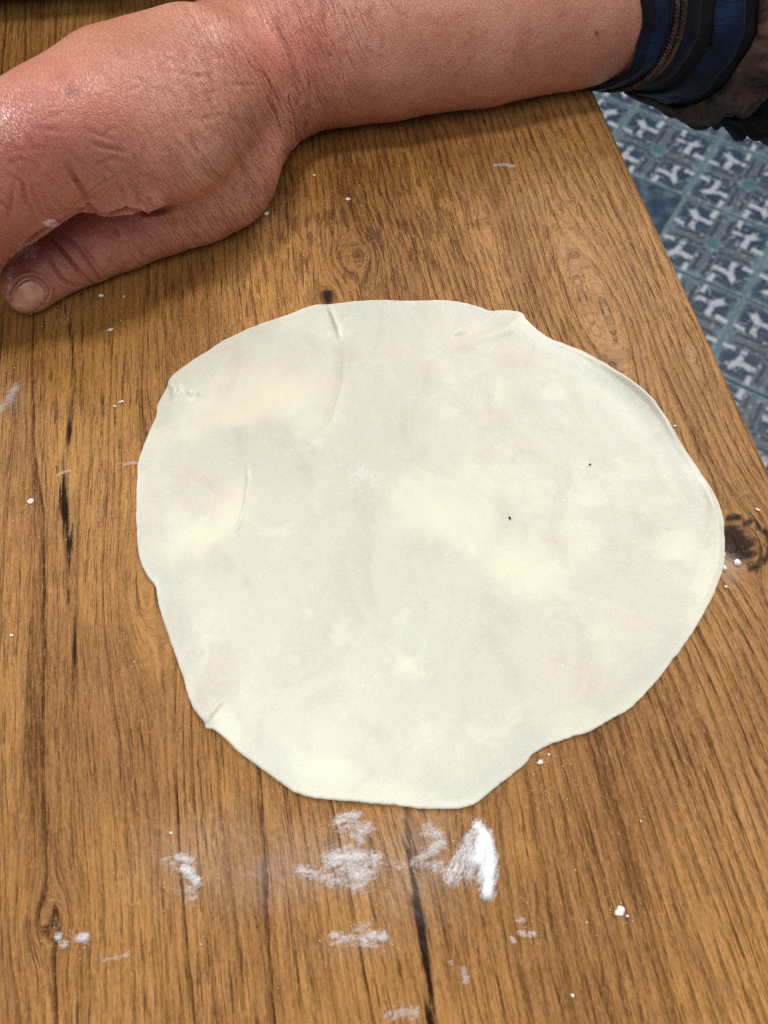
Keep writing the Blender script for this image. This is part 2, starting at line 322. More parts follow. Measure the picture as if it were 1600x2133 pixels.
# ================================================================== DOUGH
OUT = [(690,636),(740,630),(800,627),(860,629),(920,627),(960,632),(1000,642),(1020,650),(1050,648),(1085,653),(1098,670),(1120,690),(1150,709),(1200,728),(1250,755),(1300,790),(1340,823),(1370,855),(1395,890),(1410,915),(1440,960),(1470,1005),(1490,1040),(1503,1080),(1506,1120),(1506,1170),(1495,1215),(1475,1260),(1450,1305),(1430,1335),(1405,1370),(1370,1415),(1340,1450),(1310,1478),(1270,1500),(1230,1523),(1180,1540),(1140,1555),(1110,1572),(1095,1590),(1070,1612),(1040,1635),(1010,1660),(985,1678),(950,1685),(880,1686),(820,1678),(760,1673),(700,1668),(640,1660),(605,1645),(570,1620),(540,1598),(500,1570),(470,1540),(448,1522),(430,1518),(425,1505),(410,1485),(392,1450),(382,1410),(365,1360),(350,1320),(335,1275),(325,1225),(305,1195),(290,1160),(285,1100),(285,1040),(287,985),(293,950),(310,905),(325,870),(330,845),(345,815),(355,790),(380,768),(420,742),(470,710),(530,682),(600,658),(640,642),(665,637)]
def closed_spline(P, n):
    P = np.asarray(P, float); m = len(P)
    L = np.concatenate([[0], np.cumsum(np.linalg.norm(np.roll(P, -1, 0)-P, axis=1))]); t = np.linspace(0, L[-1], n, endpoint=False)
    i = np.clip(np.searchsorted(L, t, 'right')-1, 0, m-1); f = ((t-L[i])/(L[i+1]-L[i]))[:, None]
    a, b, c, d = P[(i-1) % m], P[i], P[(i+1) % m], P[(i+2) % m]
    return .5*((2*b)+(c-a)*f+(2*a-5*b+4*c-d)*f*f+(3*b-a-3*c+d)*f**3)
def seg_dist(X, Y, pts):                                       # distance to a polyline and the fraction along it
    best = np.full(X.shape, 1e9); frac = np.zeros(X.shape); side = np.zeros(X.shape); pts = np.asarray(pts); n = len(pts)-1
    for i in range(n):
        a, b = pts[i], pts[i+1]; ab = b-a; h = np.clip(((X-a[0])*ab[0]+(Y-a[1])*ab[1])/(ab@ab), 0, 1)
        dx = X-a[0]-ab[0]*h; dy = Y-a[1]-ab[1]*h; d = np.hypot(dx, dy); mk = d < best
        best = np.where(mk, d, best); frac = np.where(mk, (i+h)/n, frac); side = np.where(mk, np.sign(ab[0]*dy-ab[1]*dx), side)
    return best, frac, side
NA = 1300
outw = np.array([W(x, y)[:2] for x, y in closed_spline(OUT, NA)])
cen = W(890, 1150)[:2]
dirs = outw-cen; rad = np.linalg.norm(dirs, axis=1)
jit = 0.00022*fbm(np.arange(NA)*.17, np.zeros(NA), 31, 3); dirs *= (1+jit/rad)[:, None]
THK = 0.00045
tt = np.concatenate([np.linspace(0.004, .93, 250), np.linspace(.935, .985, 14), [.989, .992, .9945, .9965, .998, .999, .9996, 1.0]])
X = cen[0]+np.outer(tt, dirs[:, 0]); Y = cen[1]+np.outer(tt, dirs[:, 1])
ed = np.outer(1-tt, rad)                                        # distance in from the edge
DPX, DPY = project(np.stack([X, Y, 0*X], -1).reshape(-1, 3)); DPX = DPX.reshape(X.shape); DPY = DPY.reshape(X.shape)
top = THK*np.sqrt(np.clip(1-(1-np.clip(ed/.0007, 0, 1))**2, 0.0, 1)) * (1+.35*fbm(X*60, Y*60, 41, 3))
lift = 0.00035*(1+fbm(X*55, Y*55, 44, 3))*sstep(0, .006, ed)
# the upper right rim stands up a little
rimang = np.exp(-((DPX-1335)/95)**2-((DPY-835)/110)**2)
lift += .0016*rimang*np.exp(-(ed/.0045)**2)
lift += .0006*np.exp(-((DPX-1490)/60)**2-((DPY-1120)/110)**2)*np.exp(-(ed/.006)**2)
lift += .0002*np.exp(-(ed/.004)**2)*(.5+.5*fbm(X*45, Y*45, 47, 2))
ridge = np.zeros_like(X); cream = np.zeros_like(X)
def fold(pts, wdt, h, step=0.0):
    global ridge
    q = [W(x, y)[:2] for x, y in pts]; d, fr, sd = seg_dist(X, Y, q); win = np.sin(np.clip(fr, .02, .98)*math.pi)**.6
    ridge = ridge+h*win*np.exp(-(d/wdt)**2)+step*win*np.exp(-(d/(wdt*5)))*(sd > 0)
fold([(684, 640), (694, 665), (703, 690), (708, 712)], .0007, .0008, .0004)
fold([(516, 975), (519, 1005), (514, 1050), (507, 1075), (498, 1100), (490, 1115)], .0005, .0008, .0002)
fold([(464, 1460), (450, 1478), (436, 1497), (428, 1510)], .0005, .0008, .0004)
fold([(945, 708), (955, 703), (968, 698)], .0006, -.0006)
fold([(350, 800), (366, 815), (362, 835)], .0010, .0009)
fold([(372, 800), (378, 820), (366, 838)], .0007, .0008)
fold([(395, 836), (406, 830), (418, 827)], .0011, -.0009); fold([(393, 822), (400, 822)], .0009, .0009)
fold([(1090, 660), (1060, 690), (1000, 710), (960, 725)], .002, .0005)
fold([(1465, 1010), (1478, 1060), (1474, 1110), (1462, 1140)], .0012, .0005)
fold([(715, 720), (712, 800), (690, 880), (640, 935), (560, 955)], .0015, .0002, .0002)
ridge += .0016*np.exp(-((DPX-1335)/105)**2-((DPY-835)/115)**2)*np.exp(-((ed-.0015)/.0009)**2)+.0007*np.exp(-((DPX-1490)/50)**2-((DPY-1110)/120)**2)*np.exp(-((ed-.0022)/.0012)**2)
ridge *= sstep(0, .0006, ed)
WX = DPX+38*fbm(X*42, Y*42, 71, 3)+10*fbm(X*160, Y*160, 73, 2); WY = DPY+38*fbm(X*42+9, Y*42, 75, 3)+10*fbm(X*160, Y*160+5, 77, 2)
for bx, by, sx, sy, rot, am in [
    (560,830,130,80,-20,.9),(650,900,70,60,0,.7),(640,690,50,45,0,.7),(430,850,70,60,0,.6),(350,930,45,50,0,.5),(330,1000,45,40,0,.5),
    (440,1080,95,28,-35,.9),(390,1130,40,40,0,.6),(350,1150,50,45,0,.45),(240,1220,60,60,0,.4),
    (950,1090,150,60,35,1.0),(1090,1190,110,60,30,1.0),(860,1030,60,40,30,.7),(1010,1010,120,110,20,.6),(1000,880,120,70,20,.35),
    (1050,830,25,60,0,.6),(1155,805,28,20,0,.7),(1000,715,50,20,-10,.5),(1420,1140,60,35,20,.8),(1480,1190,35,80,0,.9),(1440,1270,60,50,0,.5),
    (1470,1060,16,60,-10,.7),(1200,1505,70,35,-15,.95),(1260,1340,30,60,10,.5),(1340,1440,80,30,-35,.5),(690,1610,70,40,20,1.0),(800,1645,120,28,5,.9),(930,1668,90,20,0,.8),
    (470,1510,45,28,25,.9),(400,1400,16,70,10,.5),(520,1480,50,40,0,.4),(845,1395,20,15,20,1.0),(875,1405,25,8,10,.6),(650,1240,40,35,0,.5),(740,1550,110,40,-15,.35),
    (700,1530,80,35,10,.4),(850,1560,110,50,0,.25),(1130,1080,110,100,0,.45),(600,1050,60,90,0,.2)]:
    a = math.radians(rot); dx = WX-bx; dy = WY-by; p = dx*math.cos(a)+dy*math.sin(a); q = -dx*math.sin(a)+dy*math.cos(a)
    cream = np.maximum(cream, am*np.exp(-np.abs(p/(sx*1.1))**2.6-np.abs(q/(sy*1.1))**2.6))
for bx, by, sx, sy, am in [(610,725,70,35,.7),(520,915,60,30,.7),(400,960,50,35,.5),(360,1060,60,35,.5),(760,780,50,110,.7),(580,980,60,45,.6),(1410,1060,60,45,.8),(1240,900,100,110,.5),(1180,1230,60,40,.3),(1210,1380,40,90,.6),(1080,1500,80,60,.4),(600,1200,60,120,.4),(1390,1230,45,60,.6)]:
    cream -= am*np.exp(-np.abs((WX-bx)/sx)**2.2-np.abs((WY-by)/sy)**2.2)
cream = cream+.22*np.exp(-(ed/.0022)**2)
flourd = np.zeros_like(X)
for bx, by, sx, sy, am in [(755,1000,60,45,.55),(700,970,40,30,.4),(930,795,26,10,.6),(1100,790,70,40,.45),(640,1240,50,40,.4),(820,1300,300,250,.16),(1150,950,200,200,.12),(1390,880,22,30,.4)]:
    flourd = np.maximum(flourd, am*np.exp(-((DPX-bx)/sx)**2-((DPY-by)/sy)**2))
ztop = 0.0004+lift+ridge+top; zbot = 0.0003+lift*.96
nr = len(tt)
V1 = np.stack([X, Y, ztop], -1).reshape(-1, 3); V2 = np.stack([X, Y, np.minimum(zbot, ztop-.00008)], -1)[-30:].reshape(-1, 3)
ii = np.arange(nr*NA).reshape(nr, NA)
def strip(a, b): return np.stack([a, b, np.roll(b, -1, -1), np.roll(a, -1, -1)], -1).reshape(-1, 4)
Qd = [strip(ii[:-1], ii[1:])]
jj = nr*NA+np.arange(30*NA).reshape(30, NA)
Qd += [strip(jj[1:], jj[:-1]), strip(ii[-1:], jj[-1:])]
Vd = np.concatenate([V1, V2]); Qd = np.concatenate(Qd)
# centre cap: collapse the first ring to a fan of quads
Vd = np.concatenate([Vd, [[cen[0], cen[1], float(ztop[0].mean())]]]); ci = len(Vd)-1
k = np.arange(0, NA, 2); Qd = np.concatenate([Qd, np.stack([np.full(len(k), ci), ii[0][k], ii[0][(k+1) % NA], ii[0][(k+2) % NA]], -1)])
dc = np.array([cen[0], cen[1], 0.0])
me = fast_mesh('dough_sheet', Vd-dc, Qd)
pad = lambda a: np.concatenate([a.reshape(-1), a[-30:].reshape(-1), [a[0].mean()]])
attr(me, 'dough', np.stack([pad(cream), pad(flourd), pad(ed*100)], -1))
def make_dough():
    T = NT('raw_dough'); A = T.attr('dough', True); cr, fl_, e = T.sep(A); ob = T.obj()
    n1 = T.noise(ob, 38, 4, .6, .4); n2 = T.noise(ob, 130, 4, .6); n3 = T.noise(ob, 900, 3, .6)
    f = T.math('ADD', cr, T.math('ADD', T.math('MULTIPLY', T.math('SUBTRACT', n1, .5), 1.5), T.math('MULTIPLY', T.math('SUBTRACT', n2, .5), .5)))
    m = T.ramp(f, -.05, 1.0)
    cool = T.mix(T.ramp(T.noise(T.vmath('ADD', ob, (3, 1, 0)), 22, 3), .35, .65), srgb(209, 203, 189), srgb(205, 203, 189))
    c = T.mix(m, cool, srgb(222, 218, 197))
    bei = T.ramp(T.noise(T.vmath('MULTIPLY', T.vmath('ADD', ob, (1, 7, 2)), (1.0, .6, 1.0)), 55, 4, .6, .8), .50, .66); c = T.mix(T.math('MULTIPLY', bei, T.math('SUBTRACT', .42, T.math('MULTIPLY', m, .34))), c, srgb(192, 183, 167))
    pal = T.ramp(T.noise(T.vmath('ADD', ob, (4, 2, 8)), 70, 4, .65, .6), .54, .68); c = T.mix(T.math('MULTIPLY', pal, .35), c, srgb(226, 223, 206))
    c = T.mix(T.math('MULTIPLY', T.ramp(n3, .45, .75), .22), c, srgb(226, 223, 207))
    # pale specks and a few bran specks
    sp = T.ramp(T.voro(ob, 420), .0, .22, 1, 0); spm = T.math('MULTIPLY', sp, T.ramp(T.noise(ob, 210, 2), .52, .68))
    c = T.mix(T.math('MULTIPLY', spm, .6), c, srgb(240, 238, 226))
    vn = T.node('ShaderNodeTexVoronoi', feature='F1'); T.put(vn.inputs['Vector'], ob); vn.inputs['Scale'].default_value = 90
    rare = T.ramp(T.sep(vn.outputs['Color'])[0], .80, .82); bran = T.math('MULTIPLY', T.ramp(vn.outputs['Distance'], .015, .04, 1, 0), rare)
    c = T.mix(T.math('MULTIPLY', bran, .75), c, srgb(96, 78, 52))
    fd = T.ramp(T.math('ADD', fl_, T.math('MULTIPLY', T.math('SUBTRACT', T.noise(ob, 520, 5, .75), .5), 1.5)), .35, 1.0)
    fd = T.math('MULTIPLY', fd, T.ramp(fl_, .05, .25)); c = T.mix(T.math('MULTIPLY', fd, .75), c, (.84, .83, .81))
    h = T.math('ADD', T.math('ADD', T.math('MULTIPLY', n1, 1.6), T.math('MULTIPLY', n2, .7)), T.math('ADD', T.math('MULTIPLY', n3, .12), T.math('MULTIPLY', m, .5)))
    return T.set(Base_Color=c, Roughness=T.math('ADD', .40, T.math('MULTIPLY', fd, .4)), Normal=T.bump(h, .35, .0006), Specular_IOR_Level=.4, Subsurface_Weight=.25, Subsurface_Radius=(.9, .7, .45), Subsurface_Scale=.003)
dough = link('dough_sheet', me, make_dough()); dough.location = dc
tag(dough, 'thin round sheet of rolled out pale dough lying on the wooden table', 'dough')

# ================================================================== FLOUR
def make_flour(name, streak_ang=0.0, streak=1.0, lo=.35, hi=.85, dens=1.0):
    T = NT(name); ob = T.obj(); d = T.attr('dens'); x, y, z = T.sep(ob)
    ca, sa = math.cos(streak_ang), math.sin(streak_ang)
    p = T.math('ADD', T.math('MULTIPLY', x, ca), T.math('MULTIPLY', y, sa)); q = T.math('SUBTRACT', T.math('MULTIPLY', y, ca), T.math('MULTIPLY', x, sa))
    n = T.noise(T.comb(T.math('MULTIPLY', p, 420/streak), T.math('MULTIPLY', q, 620.0), 1.0), 1.0, 5, .7, .6)
    n2 = T.noise(T.comb(T.math('MULTIPLY', p, 1500.0), T.math('MULTIPLY', q, 1500.0), 5.0), 1.0, 3, .7)
    a = T.ramp(T.math('ADD', d, T.math('ADD', T.math('MULTIPLY', T.math('SUBTRACT', n, .5), 2.1), T.math('MULTIPLY', T.math('SUBTRACT', n2, .5), 1.5))), lo, hi, smooth=False)
    a = T.math('MULTIPLY', T.math('MULTIPLY', a, T.ramp(d, .03, .30)), dens, clamp=True)
    T.set(Base_Color=T.mix(n2, (.80, .80, .83), (.88, .88, .90)), Roughness=.9, Alpha=a, Specular_IOR_Level=.1, Normal=T.bump(T.math('ADD', n, n2), .5, .0005))
    return T.m
def smear(label, strokes, mat, hgt=.0003, group=None, name='flour_smear'):
    """strokes: (polyline in photo px, half width px, amount); the film is as thick as its strokes are dense"""
    S = [(np.array([W(x, y)[:2] for x, y in pl]), 1.08*wd*depth(W(*pl[0]))/FPX, am) for pl, wd, am in strokes]
    mn = np.min([(q-1.9*w_).min(0) for q, w_, a in S], 0); mx = np.max([(q+1.9*w_).max(0) for q, w_, a in S], 0); st = max(.00035, (mx-mn).max()/90)
    x = np.arange(mn[0], mx[0], st); y = np.arange(mn[1], mx[1], st); X_, Y_ = np.meshgrid(x, y); D = np.zeros_like(X_)
    for q, w_, a in S:
        if len(q) == 1: q = np.concatenate([q, q+1e-6])
        d, f_, s_ = seg_dist(X_, Y_, q); D = np.maximum(D, a*np.exp(-(d/w_)**2))
    c = (mn+mx)/2; Z = .00035+hgt*D*(1+.4*fbm(X_*500, Y_*500, 51, 3)); ny, nx = X_.shape; iq = np.arange(nx*ny).reshape(ny, nx)
    Q = np.stack([iq[:-1, :-1], iq[:-1, 1:], iq[1:, 1:], iq[1:, :-1]], -1).reshape(-1, 4); Q = Q[D.reshape(-1)[Q].max(1) > .06]
    u_, inv = np.unique(Q, return_inverse=True); V = np.stack([X_-c[0], Y_-c[1], Z], -1).reshape(-1, 3)[u_]
    m = fast_mesh(name, V, inv.reshape(-1, 4)); attr(m, 'dens', D.reshape(-1)[u_])
    o = link(name, m, mat); o.location = (c[0], c[1], 0); return tag(o, label, 'flour', group)
f_soft = make_flour('flour_dusting', .5, 1.6, .45, 1.7, .70); f_mid = make_flour('flour_film', .25, 1.5, .30, 1.55, .97); f_thick = make_flour('flour_heap', 1.05, 2.6, .18, 1.25, 1.0)
GR = 'flour smears on the table below the dough'
smear('thick white arrowhead shaped smear of flour below the dough', [([(995, 1722), (1014, 1748), (1020, 1790), (1018, 1830), (1014, 1858)], 13, 1.5), ([(997, 1735), (1000, 1760), (985, 1790)], 16, 1.1), ([(990, 1745), (968, 1785), (945, 1825)], 20, .75), ([(1005, 1790), (1005, 1830)], 14, 1.0), ([(985, 1770), (975, 1815)], 20, .85), ([(1000, 1750), (1000, 1790)], 18, 1.3)], f_thick, .0007, GR)
smear('wide patchy flour smear left of the long crack, below the dough', [([(690, 1790), (740, 1785), (775, 1790)], 22, .95), ([(720, 1810), (760, 1822)], 26, .9), ([(625, 1812), (680, 1828), (745, 1845)], 14, .7), ([(700, 1775), (730, 1765)], 10, .7), ([(790, 1795), (840, 1805)], 12, .45)], f_mid, .0003, GR)
smear('small patchy flour smear just under the lower edge of the dough', [([(705, 1712), (740, 1700)], 14, .85), ([(720, 1725), (765, 1725)], 18, .75), ([(735, 1740), (750, 1748)], 10, .8)], f_mid, .0003, GR)
smear('flour smear touching the long crack, left of the arrowhead smear', [([(893, 1728), (915, 1745)], 18, .7), ([(880, 1785), (905, 1765), (920, 1752)], 12, .95), ([(868, 1795), (915, 1805)], 14, .6)], f_mid, .0003, GR)
smear('diagonal double blob flour smear left of the others', [([(372, 1786), (398, 1792)], 9, 1.0), ([(385, 1808), (412, 1835)], 12, 1.1), ([(345, 1790), (365, 1800)], 9, .6), ([(395, 1850), (405, 1865)], 18, .5)], f_mid, .0004, GR)
smear('flat low flour smear nearest the bottom of the long crack', [([(695, 1948), (720, 1955), (760, 1955)], 9, .85), ([(770, 1948), (798, 1950)], 11, .95), ([(740, 1935), (770, 1930)], 10, .55), ([(690, 1962), (790, 1970)], 7, .6)], f_mid, .0002, GR)
smear('broken little flour marks right of the long crack', [([(1066, 1955), (1070, 1960)], 6, 1.0), ([(1082, 1944), (1090, 1946)], 7, .9), ([(1103, 1944), (1110, 1945)], 6, .85), ([(1078, 1920), (1090, 1917)], 6, .6)], f_mid, .0003, GR)
smear('faint flour smudge at the bottom edge beside the crack', [([(812, 2118), (840, 2108), (866, 2108)], 14, .9)], f_soft, .0002, GR)
smear('small upright flour smudge right of the crack near the bottom', [([(966, 2018), (968, 2042)], 9, .95), ([(938, 2003), (942, 2010)], 6, .7)], f_soft, .0002, GR)
smear('faint flour smudge at the left edge below the thumb', [([(36, 806), (22, 830), (2, 855)], 12, .95)], f_soft, .0002)
smear('faint pale flour streak on the wood near the table corner', [([(1032, 347), (1048, 345), (1070, 348)], 6, 1.0)], f_soft, .0002)
SP = 'three flour spots near the bottom left'
smear('small round flour spot, leftmost of three near the bottom left', [([(121, 1952), (124, 1951)], 8, 1.1)], f_mid, .0004, SP, 'flour_spot')
smear('largest oval flour spot of three near the bottom left', [([(167, 1955), (180, 1952)], 10, 1.15)], f_mid, .0004, SP, 'flour_spot')
smear('lowest faint flour spot of three near the bottom left', [([(130, 1970), (138, 1967)], 8, .8)], f_mid, .0003, SP, 'flour_spot')
smear('faint broken flour line right of the three spots near the bottom left', [([(208, 2000), (240, 1996), (268, 1988)], 6, .8)], f_soft, .0002)
smear('thin flour trail leaving the left edge of the dough', [([(258, 970), (275, 966), (290, 966)], 5, .95)], f_soft, .0002)
smear('thin flour trail crossing the long left crack', [([(122, 992), (135, 985), (146, 982)], 5, .95)], f_soft, .0002)
T = NT('flour_crumb'); crumb_m = T.set(Base_Color=T.mix(T.noise(T.obj(), 2500, 3), (.74, .73, .70), (.88, .87, .85)), Roughness=.9, Specular_IOR_Level=.1, Normal=T.bump(T.noise(T.obj(), 1800, 4), .6, .0004))
CG = 'flour crumbs scattered on the table'
def crumb(px, py, sx, sy, rot, label, base=0.0):
    p = W(px, py, base); bm = bmesh.new(); bmesh.ops.create_icosphere(bm, subdivisions=2, radius=1)
    s = depth(p)/FPX*.82; sd = Vector((px, py, 3.3))
    for v_ in bm.verts:
        k = 1+.55*mnoise.noise(v_.co*1.3+sd)+.25*mnoise.noise(v_.co*3.1+sd)
        v_.co = Vector((v_.co.x*sx*s*k, v_.co.y*sy*s*k, max(-.15, v_.co.z)*min(sx, sy)*s*.8*k))
    m = bpy.data.meshes.new('flour_crumb'); bm.to_mesh(m); bm.free(); m.materials.append(crumb_m)
    o = bpy.data.objects.new('flour_crumb', m); C.objects.link(o); o.location = (p[0], p[1], base+.0003); o.rotation_euler.z = rot
    return tag(o, label, 'crumb', CG)
for a in [(1290,1897,14,10,.8,'largest flour crumb, oval, alone at lower right'),(1306,1908,4,3,0,'tiny crumb touching the largest oval crumb at lower right'),
          (1192,2073,5,4,0,'tiny round crumb near the bottom right, below the oval one'),(1125,1588,7,6,.4,'angular crumb at the lower right notch of the dough'),
          (1143,1572,3,3,0,'speck of flour in the lower right notch of the dough'),(1535,1172,9,8,.3,'jagged crumb beside the dark knot right of the dough'),
          (1507,1182,6,8,.3,'crumb stuck against the right edge of the dough by the knot'),(1511,1223,4,4,.3,'tiny crumb below the dark knot right of the dough'),
          (1508,1155,3,5,.2,'tiny crumb on the dough edge just above the others by the knot'),
          (253,838,7,3,.4,'slim bright crumb left of the upper left dough edge'),(240,847,3,2.5,0,'speck beside the slim crumb left of the dough'),
          (65,1045,6,8,-.6,'white crumb with a tail left of the long left crack'),(211,617,7,5,0,'flour crumb just below the thumb'),(230,688,7,4,.2,'flour crumb midway between thumb and dough'),
          (259,619,3,3,0,'speck of flour right of the crumb below the thumb'),(555,447,7,5,.5,'flour crumb near the heel of the hand'),(538,452,3,3,0,'speck of flour beside the crumb near the heel of the hand'),
          (725,416,6,4,.2,'pale crumb on the wood below the forearm'),(655,366,4,3,0,'small crumb close under the wrist'),(357,1735,4,3,0,'speck of flour above the diagonal double blob smear'),
          (25,1324,4,3,0,'speck of flour at the far left edge, level with the lower dough'),(1405,888,4,3,.3,'speck on the upper right rim of the dough'),(1577,1062,6,2.5,-.5,'thin flour sliver above the dark knot near the right edge')]:
    crumb(*a)

T = NT('bran'); bran_m = T.set(Base_Color=T.mix(T.noise(T.obj(), 900, 2), srgb(40, 28, 18), srgb(74, 52, 32)), Roughness=.7)
for px_, py_, a_, b_, r_, lb in [(1062, 1080, 2.6, 5.0, .5, 'dark speck right of the centre of the dough'), (1229, 968, 3.6, 2.2, .4, 'small brown speck near the right side of the dough')]:
    o = crumb(px_, py_, a_, b_, r_, lb, .0012); o.name = 'bran_speck'; o.data.materials[0] = bran_m; o['category'] = 'speck'; o['group'] = 'dark specks on the dough'
# loose grains too small to pick apart: one object
gv = []; gf = []; gr_ = random.Random(3)
spots = [(740, 1720, 60, 40), (720, 1815, 110, 50), (900, 1770, 50, 55), (990, 1800, 60, 80), (395, 1815, 60, 60), (745, 1950, 90, 30), (1088, 1942, 40, 30), (155, 1962, 50, 25), (1520, 1180, 35, 45), (1130, 1580, 50, 25), (1160, 1640, 60, 40), (220, 650, 60, 60), (150, 640, 40, 40), (550, 460, 60, 40), (60, 1040, 40, 40), (700, 380, 150, 70), (255, 960, 60, 60), (180, 1080, 80, 60), (1290, 1900, 50, 40), (300, 1400, 300, 250), (1250, 1800, 280, 250), (500, 1900, 350, 200), (20, 830, 40, 50)]
for k_ in range(620):
    x_, y_, a_, b_ = spots[k_ % len(spots)]; q = W(gr_.gauss(x_, a_*.6), gr_.gauss(y_, b_*.6)); z0 = .0002
    if abs((q[0]-cen[0])) + abs((q[1]-cen[1])) < .055 or UV(q)[0] > -.004: continue
    r_ = gr_.uniform(.00006, .00017)*(1.6 if gr_.random() < .12 else 1); b = len(gv); t_ = gr_.uniform(0, 6.28)
    gv += [(q[0]+r_*math.cos(t_+i_*2.094)*gr_.uniform(.6, 1.4), q[1]+r_*math.sin(t_+i_*2.094)*gr_.uniform(.6, 1.4), z0) for i_ in range(3)]+[(q[0], q[1], z0+r_*1.3)]
    gf += [(b, b+1, b+3), (b+1, b+2, b+3), (b+2, b, b+3)]
tag(mesh_obj('flour_specks', gv, gf, crumb_m), 'fine specks of flour sprinkled over the wooden table top', 'flour', kind='stuff')

# ================================================================== PERSON: arm and hand
def circ(px, py, r, z=None, sq=.94):                           # a ball seen at (px,py) with that radius, resting on the table unless z is given
    r = r*(1+((px-800)**2+(py-1066.5)**2)/FPX**2)**-.4          # balls off the lens axis look larger
    if z is None:
        z = .03
        for _ in range(30):
            p = W(px, py, z); R = r*depth(p)/FPX; z = .5*z+.5*sq*R
    p = W(px, py, z); return np.array(p), r*depth(p)/FPX
groups = []
def chain(lst, k): groups.append(([circ(*a) for a in lst], k))
back = [(1700, -90, 185), (1400, -31, 186), (1200, 5, 186), (1000, 40, 187), (800, 66, 189), (700, 84, 182), (640, 97, 174), (575, 130, 168), (480, 168, 162), (400, 185, 166, .049), (325, 202, 164, .050), (250, 222, 159, .051), (120, 272, 146, .050)]
A1 = [circ(*a) for a in back]
thenar = [circ(530, 205, 120), circ(437, 320, 153), circ(385, 370, 135)]
index = [circ(250, 225, 140, .050), circ(130, 305, 122, .052), circ(12, 368, 143, .050), circ(-110, 447, 145, .040)]
knuckle = [circ(30, 280, 70, .064), circ(95, 262, 70, .064)]
index2 = [circ(-110, 445, 142, .040), circ(-190, 520, 110, .022)]
fingers = [[circ(40, 290, 110, .050), circ(-130, 345, 95, .050), circ(-230, 425, 88, .020), circ(-150, 450, 80, .014)],
           [circ(-20, 310, 95, .042), circ(-180, 340, 85, .036), circ(-260, 400, 78, .016)], [circ(-60, 325, 85, .036), circ(-220, 335, 72, .030), circ(-280, 380, 66, .014)]]
thumb = [circ(430, 360, 122), circ(340, 437, 95), circ(250, 480, 87), (circ(175, 518, 78)), circ(130, 543, 71), circ(95, 566, 66), circ(66, 588, 62), circ(58, 598, 59)]
mid = [circ(470, 250, 125), circ(340, 285, 138, .045), circ(235, 322, 105, .046)]
web = [circ(222, 410, 36, .040), circ(272, 410, 30, .039), circ(316, 413, 25, .037)]
lo = np.array([W(-330, 300, .05)[0]-.02, .13, -.004]); hi = np.array([A1[0][0][0]+.01, .44, .118])
RES = .0012
gx, gy, gz = [np.arange(a, b, RES, dtype=np.float32) for a, b in zip(lo, hi)]
SH = (len(gx), len(gy), len(gz))
def field(lst, k, tgt=None):
    F = np.full(SH, .05, np.float32) if tgt is None else tgt
    segs = list(zip(lst[:-1], lst[1:])) if len(lst) > 1 else [(lst[0], lst[0])]
    for (a, ra), (b, rb) in segs:
        m = max(ra, rb)+.02
        sl = tuple(slice(max(0, int((min(a[i], b[i])-m-lo[i])/RES)), max(0, int((max(a[i], b[i])+m-lo[i])/RES)+1)) for i in range(3))
        x, y, z = gx[sl[0]][:, None, None]-a[0], gy[sl[1]][None, :, None]-a[1], gz[sl[2]][None, None, :]-a[2]
        if 0 in (x.size, y.size, z.size): continue
        ba = b-a; bb = float(ba@ba)
        h = np.clip((x*ba[0]+y*ba[1]+z*ba[2])/bb, 0, 1) if bb > 1e-9 else 0.0
        d = np.sqrt((x-ba[0]*h)**2+(y-ba[1]*h)**2+(z-ba[2]*h)**2)-(ra+(rb-ra)*h)
        F[sl] = smin(F[sl], d.astype(np.float32), k)
    return F
def smin(a, b, k):
    h = np.clip(.5+.5*(b-a)/k, 0, 1); return b+(a-b)*h-k*h*(1-h)
Fm = field(A1, .0025); Fm = smin(Fm, field(thenar, .003), .005); Fm = smin(Fm, field(mid, .003), .010); Fi = field(index, .003); Fi = smin(Fi, field(index2, .003), .004)
Fm = smin(Fm, Fi, .008); Fm = smin(Fm, field(knuckle, .004), .022)
for fch in fingers: Fm = smin(Fm, field(fch, .006), .003)
Fm = smin(Fm, field([web[0]], .002), .005); Fm = smin(Fm, field([web[1]], .002), .004); Fm = smin(Fm, field([web[2]], .002), .005)
Ft = field(thumb, .0015)
gX = gx[:, None, None]
blend = (.0016+.010*sstep(W(300, 440, .03)[0], W(420, 440, .03)[0], gX)).astype(np.float32)
Fm = smin(Fm, Ft, blend)
Fm = -smin(-Fm, (gz[None, None, :]-.0004)+0*Fm, .003)          # rests on the table
